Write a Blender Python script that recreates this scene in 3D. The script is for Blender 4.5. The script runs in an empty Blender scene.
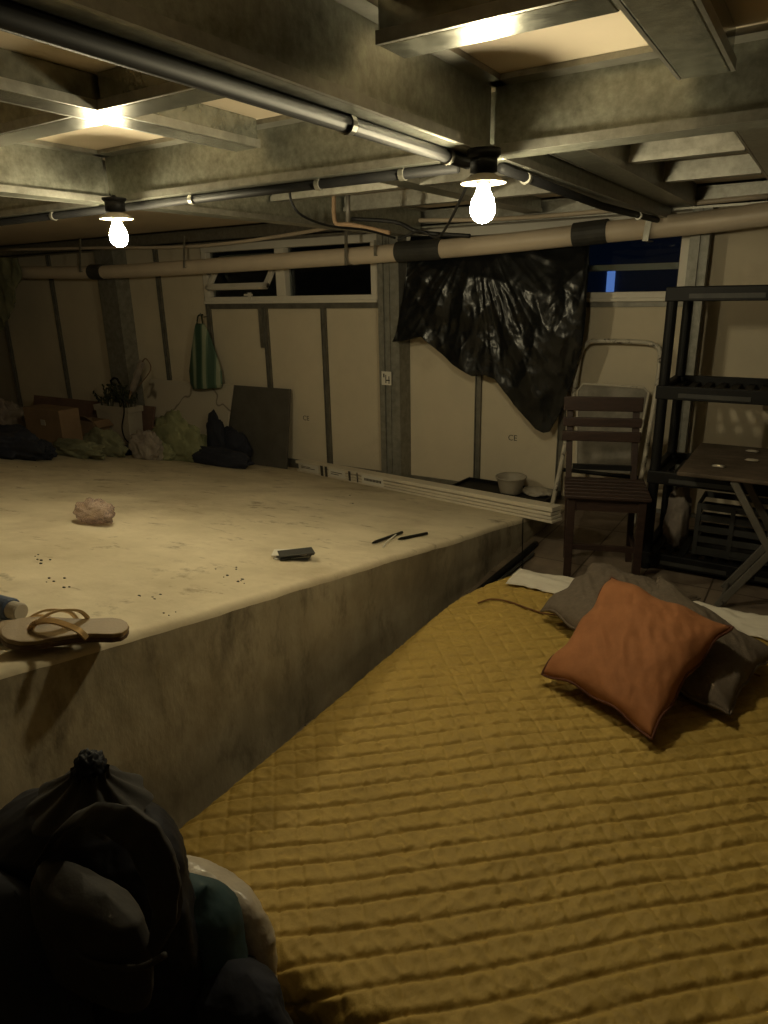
import bpy, bmesh, math, random
from mathutils import Vector, Matrix, noise, Euler
random.seed(7)
D = bpy.data; S = bpy.context.scene; COL = S.collection
# ---------------------------------------------------------------- camera, world, light, exposure
FPX = 690.0; HC = 1.36
PITCH, ROLL, YAW = math.radians(17.85), math.radians(-1.2), math.radians(32.35)
_F = Vector((-math.sin(YAW), math.cos(YAW), 0)); _R = Vector((math.cos(YAW), math.sin(YAW), 0)); _U = Vector((0, 0, 1))
_f = _F*math.cos(PITCH) - _U*math.sin(PITCH); _u = _U*math.cos(PITCH) + _F*math.sin(PITCH)
CR = _R*math.cos(ROLL) + _u*math.sin(ROLL); CU = -_R*math.sin(ROLL) + _u*math.cos(ROLL)
cd = D.cameras.new('camera'); cam = D.objects.new('camera', cd); COL.objects.link(cam)
cd.sensor_fit = 'VERTICAL'; cd.sensor_height = 36; cd.lens = 36*FPX/1024; cd.clip_start = 0.02
cam.matrix_world = Matrix(((CR.x, CU.x, -_f.x, 0), (CR.y, CU.y, -_f.y, 0), (CR.z, CU.z, -_f.z, HC), (0, 0, 0, 1)))
S.camera = cam
def ray(px, py): return (_f + CR*((px-384)/FPX) - CU*((py-512)/FPX))
CAM = Vector((0, 0, HC))
def at(px, py, X=None, Y=None, Z=None):           # measured pixel -> point on a known plane of the room
    d = ray(px, py)
    if Z is not None: return CAM + d*((Z-HC)/d.z)
    if Y is not None: return CAM + d*(Y/d.y)
    return CAM + d*(X/d.x)
w = D.worlds.new('world'); S.world = w; w.use_nodes = True
w.node_tree.nodes['Background'].inputs[0].default_value = (0.35, 0.42, 0.6, 1)
w.node_tree.nodes['Background'].inputs[1].default_value = 0.005
S.view_settings.view_transform = 'Standard'; S.view_settings.look = 'None'
S.view_settings.gamma = 1; S.view_settings.use_curve_mapping = False
S.view_settings.exposure = 0.0
BULB_STRENGTH = 415.0; BULB_COLOR = (1.0, 0.86, 0.53, 1)
# ---------------------------------------------------------------- materials
def mat(name, c1, c2=None, rough=0.7, metal=0.0, scale=8.0, bump=0.0, bscale=60.0, stretch=(1,1,1), lo=.35, hi=.65, emit=None, spec=0.5, rvar=0.0, coords='Object'):
    m = D.materials.new(name); m.use_nodes = True; nt = m.node_tree; N = nt.nodes; L = nt.links
    b = N['Principled BSDF']; b.inputs['Roughness'].default_value = rough; b.inputs['Metallic'].default_value = metal
    b.inputs['Specular IOR Level'].default_value = spec
    b.inputs['Base Color'].default_value = (*c1, 1)
    tc = N.new('ShaderNodeTexCoord'); mp = N.new('ShaderNodeMapping'); mp.inputs['Scale'].default_value = stretch
    L.new(tc.outputs[coords], mp.inputs[0])
    if c2:
        n = N.new('ShaderNodeTexNoise'); n.inputs['Scale'].default_value = scale; n.inputs['Detail'].default_value = 6; n.inputs['Roughness'].default_value = .65
        r = N.new('ShaderNodeValToRGB'); r.color_ramp.elements[0].position = lo; r.color_ramp.elements[1].position = hi
        r.color_ramp.elements[0].color = (*c1, 1); r.color_ramp.elements[1].color = (*c2, 1)
        L.new(mp.outputs[0], n.inputs['Vector']); L.new(n.outputs[0], r.inputs[0]); L.new(r.outputs[0], b.inputs['Base Color'])
        if rvar:
            mr = N.new('ShaderNodeMapRange'); mr.inputs['To Min'].default_value = rough-rvar; mr.inputs['To Max'].default_value = rough+rvar
            L.new(n.outputs[0], mr.inputs[0]); L.new(mr.outputs[0], b.inputs['Roughness'])
    if bump:
        n2 = N.new('ShaderNodeTexNoise'); n2.inputs['Scale'].default_value = bscale; n2.inputs['Detail'].default_value = 4
        bp = N.new('ShaderNodeBump'); bp.inputs['Strength'].default_value = bump; bp.inputs['Distance'].default_value = .01
        L.new(mp.outputs[0], n2.inputs['Vector']); L.new(n2.outputs[0], bp.inputs['Height']); L.new(bp.outputs[0], b.inputs['Normal'])
    if emit:
        b.inputs['Emission Color'].default_value = (*emit[0], 1); b.inputs['Emission Strength'].default_value = emit[1]
    return m
def add_stains(m, color, scale, lo, hi, stretch=(1,1,1), amount=1.0, seed=0.0):
    nt = m.node_tree; N = nt.nodes; L = nt.links; b = N['Principled BSDF']
    tc = N.new('ShaderNodeTexCoord'); mp = N.new('ShaderNodeMapping'); mp.inputs['Scale'].default_value = stretch; mp.inputs['Location'].default_value = (seed, seed, seed)
    n = N.new('ShaderNodeTexNoise'); n.inputs['Scale'].default_value = scale; n.inputs['Detail'].default_value = 8; n.inputs['Roughness'].default_value = .7
    mr = N.new('ShaderNodeMapRange'); mr.inputs['From Min'].default_value = lo; mr.inputs['From Max'].default_value = hi; mr.inputs['To Max'].default_value = amount
    mx = N.new('ShaderNodeMix'); mx.data_type = 'RGBA'; mx.inputs[7].default_value = (*color, 1)
    L.new(tc.outputs['Object'], mp.inputs[0]); L.new(mp.outputs[0], n.inputs['Vector']); L.new(n.outputs[0], mr.inputs[0]); L.new(mr.outputs[0], mx.inputs[0])
    if b.inputs['Base Color'].is_linked: L.new(b.inputs['Base Color'].links[0].from_socket, mx.inputs[6])
    else: mx.inputs[6].default_value = b.inputs['Base Color'].default_value
    L.new(mx.outputs[2], b.inputs['Base Color']); return m
M = {}
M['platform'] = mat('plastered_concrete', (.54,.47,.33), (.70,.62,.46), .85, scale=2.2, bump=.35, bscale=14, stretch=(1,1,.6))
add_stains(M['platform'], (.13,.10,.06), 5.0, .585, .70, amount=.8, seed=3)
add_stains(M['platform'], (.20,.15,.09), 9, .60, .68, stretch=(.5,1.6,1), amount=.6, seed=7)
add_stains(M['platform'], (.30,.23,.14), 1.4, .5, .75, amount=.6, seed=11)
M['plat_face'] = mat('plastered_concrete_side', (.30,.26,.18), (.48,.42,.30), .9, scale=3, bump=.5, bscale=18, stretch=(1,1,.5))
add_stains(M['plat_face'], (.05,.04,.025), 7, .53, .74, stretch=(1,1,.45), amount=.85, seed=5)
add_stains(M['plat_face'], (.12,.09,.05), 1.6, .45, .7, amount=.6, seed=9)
M['floor'] = mat('worn_floor_tile', (.16,.12,.09), (.24,.19,.14), .6, scale=6, bump=.1)
M['wallpanel'] = mat('fibre_board_panel', (.62,.55,.42), (.68,.60,.46), .8, scale=2.5, bump=.05, bscale=30)
add_stains(M['wallpanel'], (.42,.34,.24), 2.2, .58, .8, amount=.5)
M['wallbase'] = mat('grey_backing', (.30,.27,.22), (.36,.32,.26), .8, scale=4)
M['ceil'] = mat('ceiling_board', (.66,.57,.44), (.72,.62,.49), .85, scale=3)
M['galv'] = mat('galvanised_steel', (.20,.205,.17), (.38,.385,.33), .35, .72, scale=38, bump=.06, bscale=90, stretch=(1,1,1), rvar=.1, lo=.3, hi=.7)
add_stains(M['galv'], (.11,.10,.08), 7, .5, .75, amount=.5)
M['galvplain'] = mat('galvanised_strip', (.26,.255,.22), (.38,.37,.33), .36, .7, scale=24, rvar=.08)
M['galvj'] = mat('smooth_galvanised_joist', (.20,.205,.17), (.36,.365,.31), .23, .72, scale=30, bump=.04, bscale=80, rvar=.05)
M['postgalv'] = mat('dull_steel_post', (.20,.195,.17), (.30,.295,.26), .5, .35, scale=22)
M['stud'] = mat('steel_stud', (.17,.165,.145), (.25,.24,.21), .5, .6, scale=14)
M['pvcwhite'] = mat('cream_pvc_pipe', (.62,.53,.42), (.68,.58,.46), .45, scale=5)
M['windowframe'] = mat('white_window_frame', (.70,.66,.58), (.76,.72,.63), .45, scale=5)
M['blackpl'] = mat('black_plastic', (.005,.005,.006), (.009,.009,.009), .55, scale=10, spec=.25)
M['coupling'] = mat('black_tape', (.03,.03,.03), (.05,.05,.045), .6, scale=10)
M['conduit'] = mat('black_conduit', (.008,.008,.009), (.012,.012,.012), .6, scale=10, spec=.15)
M['foil'] = mat('black_bag_film', (.006,.007,.008), None, .27, bump=.3, bscale=12, spec=.4)
M['chairwood'] = mat('dark_red_brown_wood', (.022,.011,.008), (.042,.021,.015), .55, scale=9, stretch=(1,6,6), bump=.15, bscale=30)
M['ladderwhite'] = mat('chipped_white_paint', (.50,.46,.38), (.58,.54,.46), .5, scale=12)
add_stains(M['ladderwhite'], (.05,.035,.02), 16, .55, .62)
M['plate'] = mat('stained_grey_plate', (.17,.155,.13), (.30,.28,.24), .7, scale=7, lo=.4, hi=.7)
M['quilt'] = mat('mustard_quilt', (.41,.28,.064), (.355,.24,.053), .7, scale=5, bump=.55, bscale=26, stretch=(1.6,.8,1))
M['quiltpipe'] = mat('brown_quilt_binding', (.12,.05,.015), (.16,.07,.02), .8)
M['sheet'] = mat('white_sheet', (.62,.58,.50), (.70,.66,.58), .8, scale=6, bump=.2, bscale=20)
M['mattress'] = mat('dark_mattress_base', (.08,.07,.06), (.10,.09,.08), .9)
M['orange'] = mat('rust_orange_velvet', (.26,.10,.034), (.32,.125,.045), .85, scale=14, bump=.2, bscale=40)
M['greyp'] = mat('grey_brown_linen', (.105,.082,.062), (.14,.11,.083), .9, scale=60, bump=.3, bscale=220)
M['piping'] = mat('dark_piping', (.09,.025,.01), None, .8)
M['blackcloth'] = mat('black_nylon', (.005,.006,.011), (.010,.011,.018), .6, scale=9, bump=.5, bscale=11, spec=.3)
M['charcloth'] = mat('charcoal_lining', (.020,.018,.017), (.030,.027,.025), .8, scale=9, bump=.4, bscale=20)
M['teal'] = mat('dark_teal_fabric', (.012,.038,.048), (.02,.055,.066), .75, scale=8, bump=.3, bscale=16)
M['plasticwhite'] = mat('translucent_white_plastic', (.36,.31,.25), (.46,.41,.34), .3, scale=9, bump=.7, bscale=22)
M['navy'] = mat('navy_cloth', (.010,.012,.022), (.02,.022,.035), .9, scale=9, bump=.3, bscale=20)
M['green'] = mat('pale_green_cloth', (.26,.27,.15), (.18,.19,.10), .9, scale=5, bump=.5, bscale=18)
M['olive'] = mat('olive_cloth', (.22,.22,.13), (.14,.145,.09), .9, scale=6, bump=.4, bscale=20)
M['paleclo'] = mat('dirty_white_cloth', (.34,.30,.25), (.22,.18,.16), .9, scale=5, bump=.4, bscale=20)
M['card'] = mat('brown_cardboard', (.20,.13,.075), (.25,.165,.10), .85, scale=5)
M['darkcard'] = mat('dark_brown_board', (.13,.08,.06), (.20,.12,.09), .8, scale=6)
M['tub'] = mat('white_plastic_tub', (.36,.32,.26), (.42,.38,.31), .5, scale=4)
M['slab'] = mat('dark_slab', (.075,.07,.06), (.10,.092,.078), .6, scale=8)
M['leaf'] = mat('dark_plant', (.02,.025,.012), (.04,.045,.02), .8, scale=20)
M['white'] = mat('white_label', (.7,.67,.6), None, .6)
M['ink'] = mat('dark_print', (.05,.045,.04), None, .8)
M['sandal'] = mat('gold_brown_rubber', (.21,.145,.065), (.25,.17,.078), .55, scale=20, bump=.1, bscale=200)
M['gold'] = mat('gold_strap', (.62,.42,.20), None, .28, .55)
M['soleb'] = mat('dark_sole', (.10,.06,.03), None, .7)
M['pink'] = mat('pinkish_film', (.62,.48,.44), (.78,.66,.62), .18, scale=14, bump=.8, bscale=22)
M['pink'].node_tree.nodes['Principled BSDF'].inputs['Transmission Weight'].default_value = .75; M['pink'].node_tree.nodes['Principled BSDF'].inputs['IOR'].default_value = 1.15
M['bluel'] = mat('blue_label', (.04,.07,.14), (.10,.12,.18), .5, scale=9)
M['railbox'] = mat('white_rail_sheath', (.62,.56,.45), (.70,.64,.52), .55, scale=5, stretch=(1,1,1))
M['bristle'] = mat('brown_wood_dirty', (.07,.05,.035), (.12,.088,.06), .8, scale=8, stretch=(1,4,1), bump=.3)
add_stains(M['bristle'], (.05,.035,.02), 5, .45, .65)
M['crate'] = mat('grey_crate_plastic', (.03,.03,.03), (.045,.045,.043), .6)
M['blueglow'] = mat('blue_evening_light', (.03,.045,.08), None, .8, emit=((.012,.03,.08), .07))  # even emission stands in for blue light outside the window
M['bluelamp'] = mat('blue_lit_strip', (.1,.2,.5), None, .8, emit=((.13,.26,.7), .9))
M['night'] = mat('outside_dark', (.16,.18,.17), (.22,.24,.22), .9)
M['rim'] = mat('steel_tube_leg', (.12,.11,.095), (.16,.15,.13), .5, .3)
# marble-look slab: pale board with thin dark veins
mm = mat('veined_pale_board', (.40,.34,.26), (.46,.40,.31), .6, scale=3); M['marble'] = mm
nt = mm.node_tree; N = nt.nodes; L = nt.links; nz = N.new('ShaderNodeTexNoise'); nz.inputs['Scale'].default_value = 1.7; nz.inputs['Detail'].default_value = 3
rp = N.new('ShaderNodeValToRGB'); e = rp.color_ramp.elements; e[0].position = .485; e[0].color = (.50,.45,.36,1); e[1].position = .515; e[1].color = (.50,.45,.36,1); e2 = e.new(.50); e2.color = (.15,.12,.09,1)
tcc = N.new('ShaderNodeTexCoord'); L.new(tcc.outputs['Object'], nz.inputs['Vector']); L.new(nz.outputs[0], rp.inputs[0]); L.new(rp.outputs[0], N['Principled BSDF'].inputs['Base Color'])
# striped shopping bag
ms = mat('green_striped_weave', (.1,.2,.12), None, .6); M['stripe'] = ms
nt = ms.node_tree; N = nt.nodes; L = nt.links; wv = N.new('ShaderNodeTexWave'); wv.bands_direction = 'X'; wv.inputs['Scale'].default_value = 2.6; wv.inputs['Distortion'].default_value = .6
rp = N.new('ShaderNodeValToRGB'); rp.color_ramp.interpolation = 'CONSTANT'; e = rp.color_ramp.elements; e[0].color = (.04,.085,.055,1); e[1].position = .5; e[1].color = (.09,.15,.10,1); e2 = e.new(.82); e2.color = (.26,.30,.21,1)
tcc = N.new('ShaderNodeTexCoord'); L.new(tcc.outputs['Object'], wv.inputs[0]); L.new(wv.outputs['Fac'], rp.inputs[0]); L.new(rp.outputs[0], N['Principled BSDF'].inputs['Base Color'])
# floor tiles with joints
fm = M['floor']; nt = fm.node_tree; N = nt.nodes; L = nt.links; br = N.new('ShaderNodeTexBrick'); br.offset = 0; br.inputs['Scale'].default_value = 1; br.inputs['Brick Width'].default_value = .3; br.inputs['Row Height'].default_value = .3; br.inputs['Mortar Size'].default_value = .004
br.inputs['Color1'].default_value = (1,1,1,1); br.inputs['Color2'].default_value = (.85,.85,.85,1); br.inputs['Mortar'].default_value = (.3,.27,.24,1)
mx = N.new('ShaderNodeMix'); mx.data_type = 'RGBA'; mx.blend_type = 'MULTIPLY'; mx.inputs[0].default_value = 1
tcc = N.new('ShaderNodeTexCoord'); L.new(tcc.outputs['Object'], br.inputs[0]); src = N['Principled BSDF'].inputs['Base Color'].links[0].from_socket
L.new(src, mx.inputs[6]); L.new(br.outputs[0], mx.inputs[7]); L.new(mx.outputs[2], N['Principled BSDF'].inputs['Base Color'])
# glass
g = D.materials.new('window_glass'); g.use_nodes = True; gb = g.node_tree.nodes['Principled BSDF']
gb.inputs['Transmission Weight'].default_value = 1; gb.inputs['Roughness'].default_value = .02; gb.inputs['Base Color'].default_value = (.6,.65,.65,1); gb.inputs['IOR'].default_value = 1.45; M['glass'] = g
# glowing bulb
g = D.materials.new('lit_bulb'); g.use_nodes = True; gb = g.node_tree.nodes['Principled BSDF']
gb.inputs['Base Color'].default_value = (1,.95,.8,1); gb.inputs['Emission Color'].default_value = BULB_COLOR; gb.inputs['Emission Strength'].default_value = BULB_STRENGTH; M['bulb'] = g
# ---------------------------------------------------------------- helpers
def link(name, me, m, parent=None, smooth=False):
    o = D.objects.new(name, me); COL.objects.link(o)
    if m is not None: me.materials.append(M[m] if isinstance(m, str) else m)
    if parent is not None: o.parent = parent
    if smooth:
        for p in me.polygons: p.use_smooth = True
    return o
def obj(name, bm, m, parent=None, smooth=False, bevel=0, autosm=False):
    bmesh.ops.recalc_face_normals(bm, faces=bm.faces[:])
    me = D.meshes.new(name); bm.to_mesh(me); bm.free()
    o = link(name, me, m, parent, smooth or autosm)
    if bevel:
        b = o.modifiers.new('bevel', 'BEVEL'); b.width = bevel; b.segments = 2; b.limit_method = 'ANGLE'
    return o
def tag(o, label, cat, group=None):
    o['label'] = label; o['category'] = cat
    if group: o['group'] = group
    return o
def thing(name, label, cat, loc=(0,0,0), rz=0, group=None):
    o = D.objects.new(name, None); COL.objects.link(o); o.location = loc; o.rotation_euler = (0,0,rz); o.empty_display_size = .1
    return tag(o, label, cat, group)
def struct(name, bm, m, parent=None, **k):
    o = obj(name, bm, m, parent, **k)
    if parent is None: o['kind'] = 'structure'
    return o
def B(): return bmesh.new()
def box(bm, x0, x1, y0, y1, z0, z1, T=None):
    v = [bm.verts.new(p if T is None else T @ Vector(p)) for p in [(x0,y0,z0),(x1,y0,z0),(x1,y1,z0),(x0,y1,z0),(x0,y0,z1),(x1,y0,z1),(x1,y1,z1),(x0,y1,z1)]]
    for f in ((0,3,2,1),(4,5,6,7),(0,1,5,4),(1,2,6,5),(2,3,7,6),(3,0,4,7)): bm.faces.new([v[i] for i in f])
    return bm
def bar(bm, a, b, wd, th, up=(0,0,1)):            # rectangular bar from a to b, wd across, th along up
    a = Vector(a); b = Vector(b); d = (b-a); ln = d.length; d.normalize(); upv = Vector(up); s = d.cross(upv); s.normalize(); u = s.cross(d)
    T = Matrix(((d.x,s.x,u.x,a.x),(d.y,s.y,u.y,a.y),(d.z,s.z,u.z,a.z),(0,0,0,1)))
    return box(bm, 0, ln, -wd/2, wd/2, -th/2, th/2, T)
def tube(bm, pts, r, n=12, cap=True, closed=False):
    pts = [Vector(p) for p in pts]; rings = []; m = len(pts); prev = None
    for i, p in enumerate(pts):
        if closed: t = pts[(i+1) % m] - pts[i-1]
        else: t = pts[min(i+1, m-1)] - pts[max(i-1, 0)]
        t.normalize()
        if prev is None: a = t.orthogonal().normalized()
        else: a = (prev - t*prev.dot(t)).normalized()
        prev = a; b = t.cross(a); rr = r[i] if isinstance(r, (list, tuple)) else r
        rings.append([bm.verts.new(p + (a*math.cos(2*math.pi*k/n) + b*math.sin(2*math.pi*k/n))*rr) for k in range(n)])
    for i in range(m if closed else m-1):
        A, C = rings[i], rings[(i+1) % m]
        for k in range(n): bm.faces.new((A[k], A[(k+1)%n], C[(k+1)%n], C[k]))
    if cap and not closed:
        bm.faces.new(rings[0][::-1]); bm.faces.new(rings[-1])
    return bm
def smooth_path(pts, k=8):
    pts = [Vector(p) for p in pts]; out = []; P = [pts[0]] + pts + [pts[-1]]
    for i in range(1, len(P)-2):
        for j in range(k):
            t = j/k; p0, p1, p2, p3 = P[i-1], P[i], P[i+1], P[i+2]
            out.append(.5*((2*p1) + (p2-p0)*t + (2*p0-5*p1+4*p2-p3)*t*t + (3*p1-p0-3*p2+p3)*t*t*t))
    return out + [pts[-1]]
def lathe(bm, prof, c=(0,0,0), n=28):
    rings = [[bm.verts.new((c[0]+r*math.cos(2*math.pi*k/n), c[1]+r*math.sin(2*math.pi*k/n), c[2]+z)) for k in range(n)] for r, z in prof]
    for A, C in zip(rings, rings[1:]):
        for k in range(n): bm.faces.new((A[k], A[(k+1)%n], C[(k+1)%n], C[k]))
    return bm
def grid(bm, nu, nv, fn):
    V = [[bm.verts.new(fn(i/(nu-1), j/(nv-1))) for j in range(nv)] for i in range(nu)]
    for i in range(nu-1):
        for j in range(nv-1): bm.faces.new((V[i][j], V[i+1][j], V[i+1][j+1], V[i][j+1]))
    return V
def fbm(p, s=1.0, o=4):
    v = 0; a = 1; q = Vector(p)*s
    for _ in range(o): v += a*noise.noise(q); a *= .5; q = q*2.03 + Vector((3.1,1.7,2.3))
    return v
def ridged(p, s=1.0, o=3):
    v = 0; a = 1; q = Vector(p)*s
    for _ in range(o): v += a*(1-2*abs(noise.noise(q))); a *= .5; q = q*2.1 + Vector((1.3,4.7,2.9))
    return v
def heap(bm, c, r, seed=0, amp=.25, s=3.0, sub=5, flat=.0, ground=None, rot=0):     # a crumpled pile of cloth
    ret = bmesh.ops.create_icosphere(bm, subdivisions=sub, radius=1)
    cr, sr = math.cos(rot), math.sin(rot)
    for v in ret['verts']:
        n = v.co.copy(); q = n + Vector((seed*7.3, seed*3.1, seed*1.7))
        k = 1 + amp*ridged(q, s/2, 4)*.8 + amp*fbm(q, s*.6, 3)
        p = Vector((n.x*r[0]*k, n.y*r[1]*k, n.z*r[2]*k)); p = Vector((p.x*cr-p.y*sr, p.x*sr+p.y*cr, p.z)) + Vector(c)
        if ground is not None:
            gz = ground(p.x, p.y)
            if p.z < gz+.004: p.z = gz+.004
        v.co = p
    return bm
# ---------------------------------------------------------------- the setting
YW = 4.39                                          # inner face of the long wall
XE = -1.27                                         # foot of the raised platform
def zp(x, y):                                      # platform top: it slopes down to the wall
    t = .78 - .183*y + .012*(x+1.27)
    return min(t, .70)
bm = B(); box(bm, -1.5, 2.6, -2.0, YW+.3, -.12, 0); struct('floor', bm, 'floor')
# raised concrete platform: sloping top with a worn rounded lip
def lip(y): return .012*fbm((y*2.1, 3, 1), 1, 4) + .006*fbm((y*9, 1, 1), 1, 3)
bm = B(); NY = 260; ys = [-2.0 + (YW+2.0)*j/NY for j in range(NY+1)]
prof_n = 7; rows = []; xs = [-.0] + [0]
for y in ys:
    row = []; h = zp(XE, y); R = .022
    for k in range(6):                             # rounded edge from side to top
        a = k/5*math.pi/2
        row.append((XE + lip(y) - R + R*math.cos(a), y, h - R + R*math.sin(a)))
    x = XE - R
    for k, dx in enumerate([.03,.05,.08,.12,.2,.3,.5,.7,.9,1.1,1.2,1.2,1.3]):
        x -= dx; row.append((x, y, zp(x, y) + .004*fbm((x*1.3, y*1.3, 0), 1, 4)))
    rows.append([bm.verts.new(p) for p in row])
for A, C in zip(rows, rows[1:]):
    for k in range(len(A)-1): bm.faces.new((A[k], C[k], C[k+1], A[k+1]))
me_top = bm
plat = struct('platform', me_top, 'platform', smooth=True); plat['kind'] = 'structure'
bm = B()
def face(u, v):
    y = -2.0 + (YW+2.0)*u; h = zp(XE, y) - .022
    return (XE + lip(y) + .010*fbm((y*1.5, v*2, 5), 1, 4)*(1-v)**.5*1.0, y, -.05 + (h+.05)*v)
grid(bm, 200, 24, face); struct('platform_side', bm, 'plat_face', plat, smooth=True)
# the long wall
bm = B(); box(bm, -8.8, 2.6, YW+.03, YW+.10, -.3, 1.27); box(bm, -8.8, 2.6, YW+.03, YW+.10, 1.74, 1.88)
box(bm, -8.8, -4.50, YW+.03, YW+.10, 1.27, 1.74); box(bm, -2.78, -2.56, YW+.03, YW+.10, 1.27, 1.74); box(bm, -.71, 2.6, YW+.03, YW+.10, 1.27, 1.74)
wall = struct('wall_back', bm, 'wallbase')
studx = [-7.55, -6.62, -5.65, -5.07, -4.49, -3.86, -3.28, -2.66, -1.985, -1.39, -.70, -.08, .52, 1.12, 1.72, 2.3]
def panel(x0, x1, z0, z1):
    b = B(); box(b, x0+.012, x1-.012, YW, YW+.028, z0, z1); return obj('wall_panel', b, 'wallpanel', wall, bevel=.002)
pan = {}
for a, c in zip(studx, studx[1:]):
    if -4.6 < a < -2.7 or -2.7 < a < -.75: pan[a] = panel(a, c, -.05, 1.245)
    else: pan[a] = panel(a, c, -.05, 1.76)
for x in studx:
    if x in (-2.66, -.70, -5.65): continue
    top = 1.245 if (-4.4 < x < -.8) else 1.76
    b = B(); box(b, x-.022, x+.022, YW-.012, YW+.002, -.05, top); box(b, x-.022, x-.016, YW-.024, YW-.010, -.05, top); box(b, x+.016, x+.022, YW-.024, YW-.010, -.05, top)
    obj('stud', b, 'stud', wall)
b = B(); box(b, -8.6, 2.4, YW-.02, YW+.004, -.05, .022); obj('bottom_track', b, 'stud', wall)
b = B(); box(b, -4.49, -2.74, YW-.022, YW+.005, 1.235, 1.275); box(b, -2.58, -.72, YW-.022, YW+.005, 1.235, 1.275); obj('sill_track', b, 'stud', wall)
b = B(); box(b, -3.92, -3.885, YW-.03, YW-.012, .93, 1.24); obj('stud_offcut', b, 'galvplain', wall)
def text(name, s, loc, size, m, parent, rot=(math.pi/2,0,0), ex=.0006):
    c = D.curves.new(name, 'FONT'); c.body = s; c.size = size; c.extrude = ex; c.materials.append(M[m])
    o = D.objects.new(name, c); COL.objects.link(o); o.location = loc; o.rotation_euler = rot; o.parent = parent; return o
for px, py in ((303,420), (508,440)):
    p = at(px, py, Y=YW); t = text('ce_mark', 'CE', (p.x, YW-.001, p.z), .055, 'ink', wall)
# ceiling, and unseen closing walls added to bounce light
bm = B(); box(bm, -8.9, -8.8, -2, YW+.1, -.3, 1.95); struct('wall_left', bm, 'wallpanel')
bm = B(); box(bm, 2.5, 2.6, -2, YW+.1, -.12, 1.95); struct('wall_right', bm, 'wallbase')
bm = B(); box(bm, -8.9, 2.6, -2.1, -2.0, -.12, 1.95); struct('wall_front', bm, 'wallbase')
ZC = 1.855
bm = B(); box(bm, -8.9, 2.6, -2.1, YW+.1, ZC, ZC+.05); struct('ceiling', bm, 'ceil')
# ---------------------------------------------------------------- windows
def window(name, x0, x1, mull, z0, z1, sash=None):
    b = B(); fr = .055; y0, y1 = YW-.035, YW+.05
    box(b, x0, x1, y0, y1, z0, z0+fr); box(b, x0, x1, y0, y1, z1-fr, z1)
    box(b, x0, x0+fr, y0, y1, z0+fr, z1-fr); box(b, x1-fr, x1, y0, y1, z0+fr, z1-fr)
    box(b, x0-.0, x1+.0, y0-.012, y0, z0, z0+.022)
    o = struct(name, b, 'windowframe', bevel=.004)
    xs = [x0+fr] + [m for m in mull] + [x1-fr]
    for m in mull:
        b = B(); box(b, m-.045, m+.045, y0-.006, y1, z0+fr, z1-fr); obj('mullion', b, 'windowframe', o, bevel=.004)
    for a, c in zip(xs, xs[1:]):
        b = B(); box(b, a+.0, c-.0, YW+.02, YW+.026, z0+fr, z1-fr); obj('pane', b, 'glass', o)
    return o
w1 = window('window_1', -4.50, -2.775, [-3.66], 1.275, 1.735)
# tilted open vent sash of the first window, outside its pane
b = B(); T = Matrix.Translation((-4.06, YW+.07, 1.66)) @ Matrix.Rotation(math.radians(-38), 4, 'X')
for q in ((-.33,.33,0,.03,-.035,0),(-.33,.33,0,.03,-.33,-.285),(-.33,-.285,0,.03,-.33,0),(.285,.33,0,.03,-.33,0)): box(b, *q, T)
obj('open_sash', b, 'windowframe', w1, bevel=.004)
b = B(); box(b, -4.0, -3.975, YW-.05, YW-.03, 1.31, 1.36); box(b, -4.03, -3.945, YW-.062, YW-.05, 1.335, 1.35); obj('window_handle', b, 'windowframe', w1)
w2 = window('window_2', -2.56, -.715, [-1.36], 1.265, 1.735)
b = B(); box(b, -1.33, -.77, YW+.03, YW+.07, 1.44, 1.475); obj('sash_rail', b, 'windowframe', w2)
# what lies outside the windows: a dark yard wall with a lit blue strip
bm = B(); box(bm, -9, 3, 7.2, 7.3, 0, 3.2); o = struct('yard_wall_1', bm, 'night')
blueglow = tag(obj('glow_sheet', box(B(), -2.4, -1.1, 7.17, 7.198, 1.0, 2.8), 'blueglow'), 'dim glowing blue sheet in place of evening light outside the right hand window', 'glow_sheet')  # sheet added to glow like the blue evening light outside
p = at(611, 276, Y=7.15); bl = tag(obj('neon_strip', box(B(), p.x-.035, p.x+.035, 7.14, 7.17, 1.25, 1.50), 'bluelamp'), 'bright blue glowing strip outside the right hand window', 'lamp')
# ---------------------------------------------------------------- steel ceiling frame
ZM = 1.688; ZJ = 1.775; YB = 1.84; XA = -.815; XL = -2.355; XR = -.251; XJ = -1.545
def cbeam_y(name, x, y0, y1, zb, zt, wd, side, label, grp=None, m='galv'):   # beam running away from the camera; web faces +x (side=1), box section with a lip along the lower edge
    b = B(); xl, xr = (x-wd, x)
    box(b, xl, xr, y0, y1, zb, zt)
    o = obj(name, b, m, bevel=.004)
    t = B(); (box(t, xr, xr+.045, y0, y1, zt-.014, zt-.001) if m == 'galv' and zt-zb > .12 else None); box(t, xr, xr+.008, y0, y1, zb, zb+.022); box(t, xl-.008, xl, y0, y1, zb, zb+.022); obj('lip', t, 'galvplain', o)
    return tag(o, label, 'beam', grp)
def cbeam_x(name, y, x0, x1, zb, zt, wd, label, grp=None, m='galv'):
    b = B(); box(b, x0, x1, y, y+wd, zb, zt)
    o = obj(name, b, m, bevel=.004)
    t = B(); (box(t, x0, x1, y-.055, y, zt-.014, zt-.001) if m == 'galv' and zt-zb > .12 else None); box(t, x0, x1, y-.008, y, zb, zb+.022); obj('lip', t, 'galvplain', o)
    return tag(o, label, 'beam', grp)
cbeam_y('steel_beam', XA, -1.9, YB, ZM, ZC, .09, 1, 'large galvanised main beam running overhead from the top left corner to the right hand bulb')
cbeam_y('steel_beam', XL, -1.9, YB, ZM, ZC, .09, 1, 'galvanised main beam at the left edge of the picture, ending above the left hand bulb')
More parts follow.
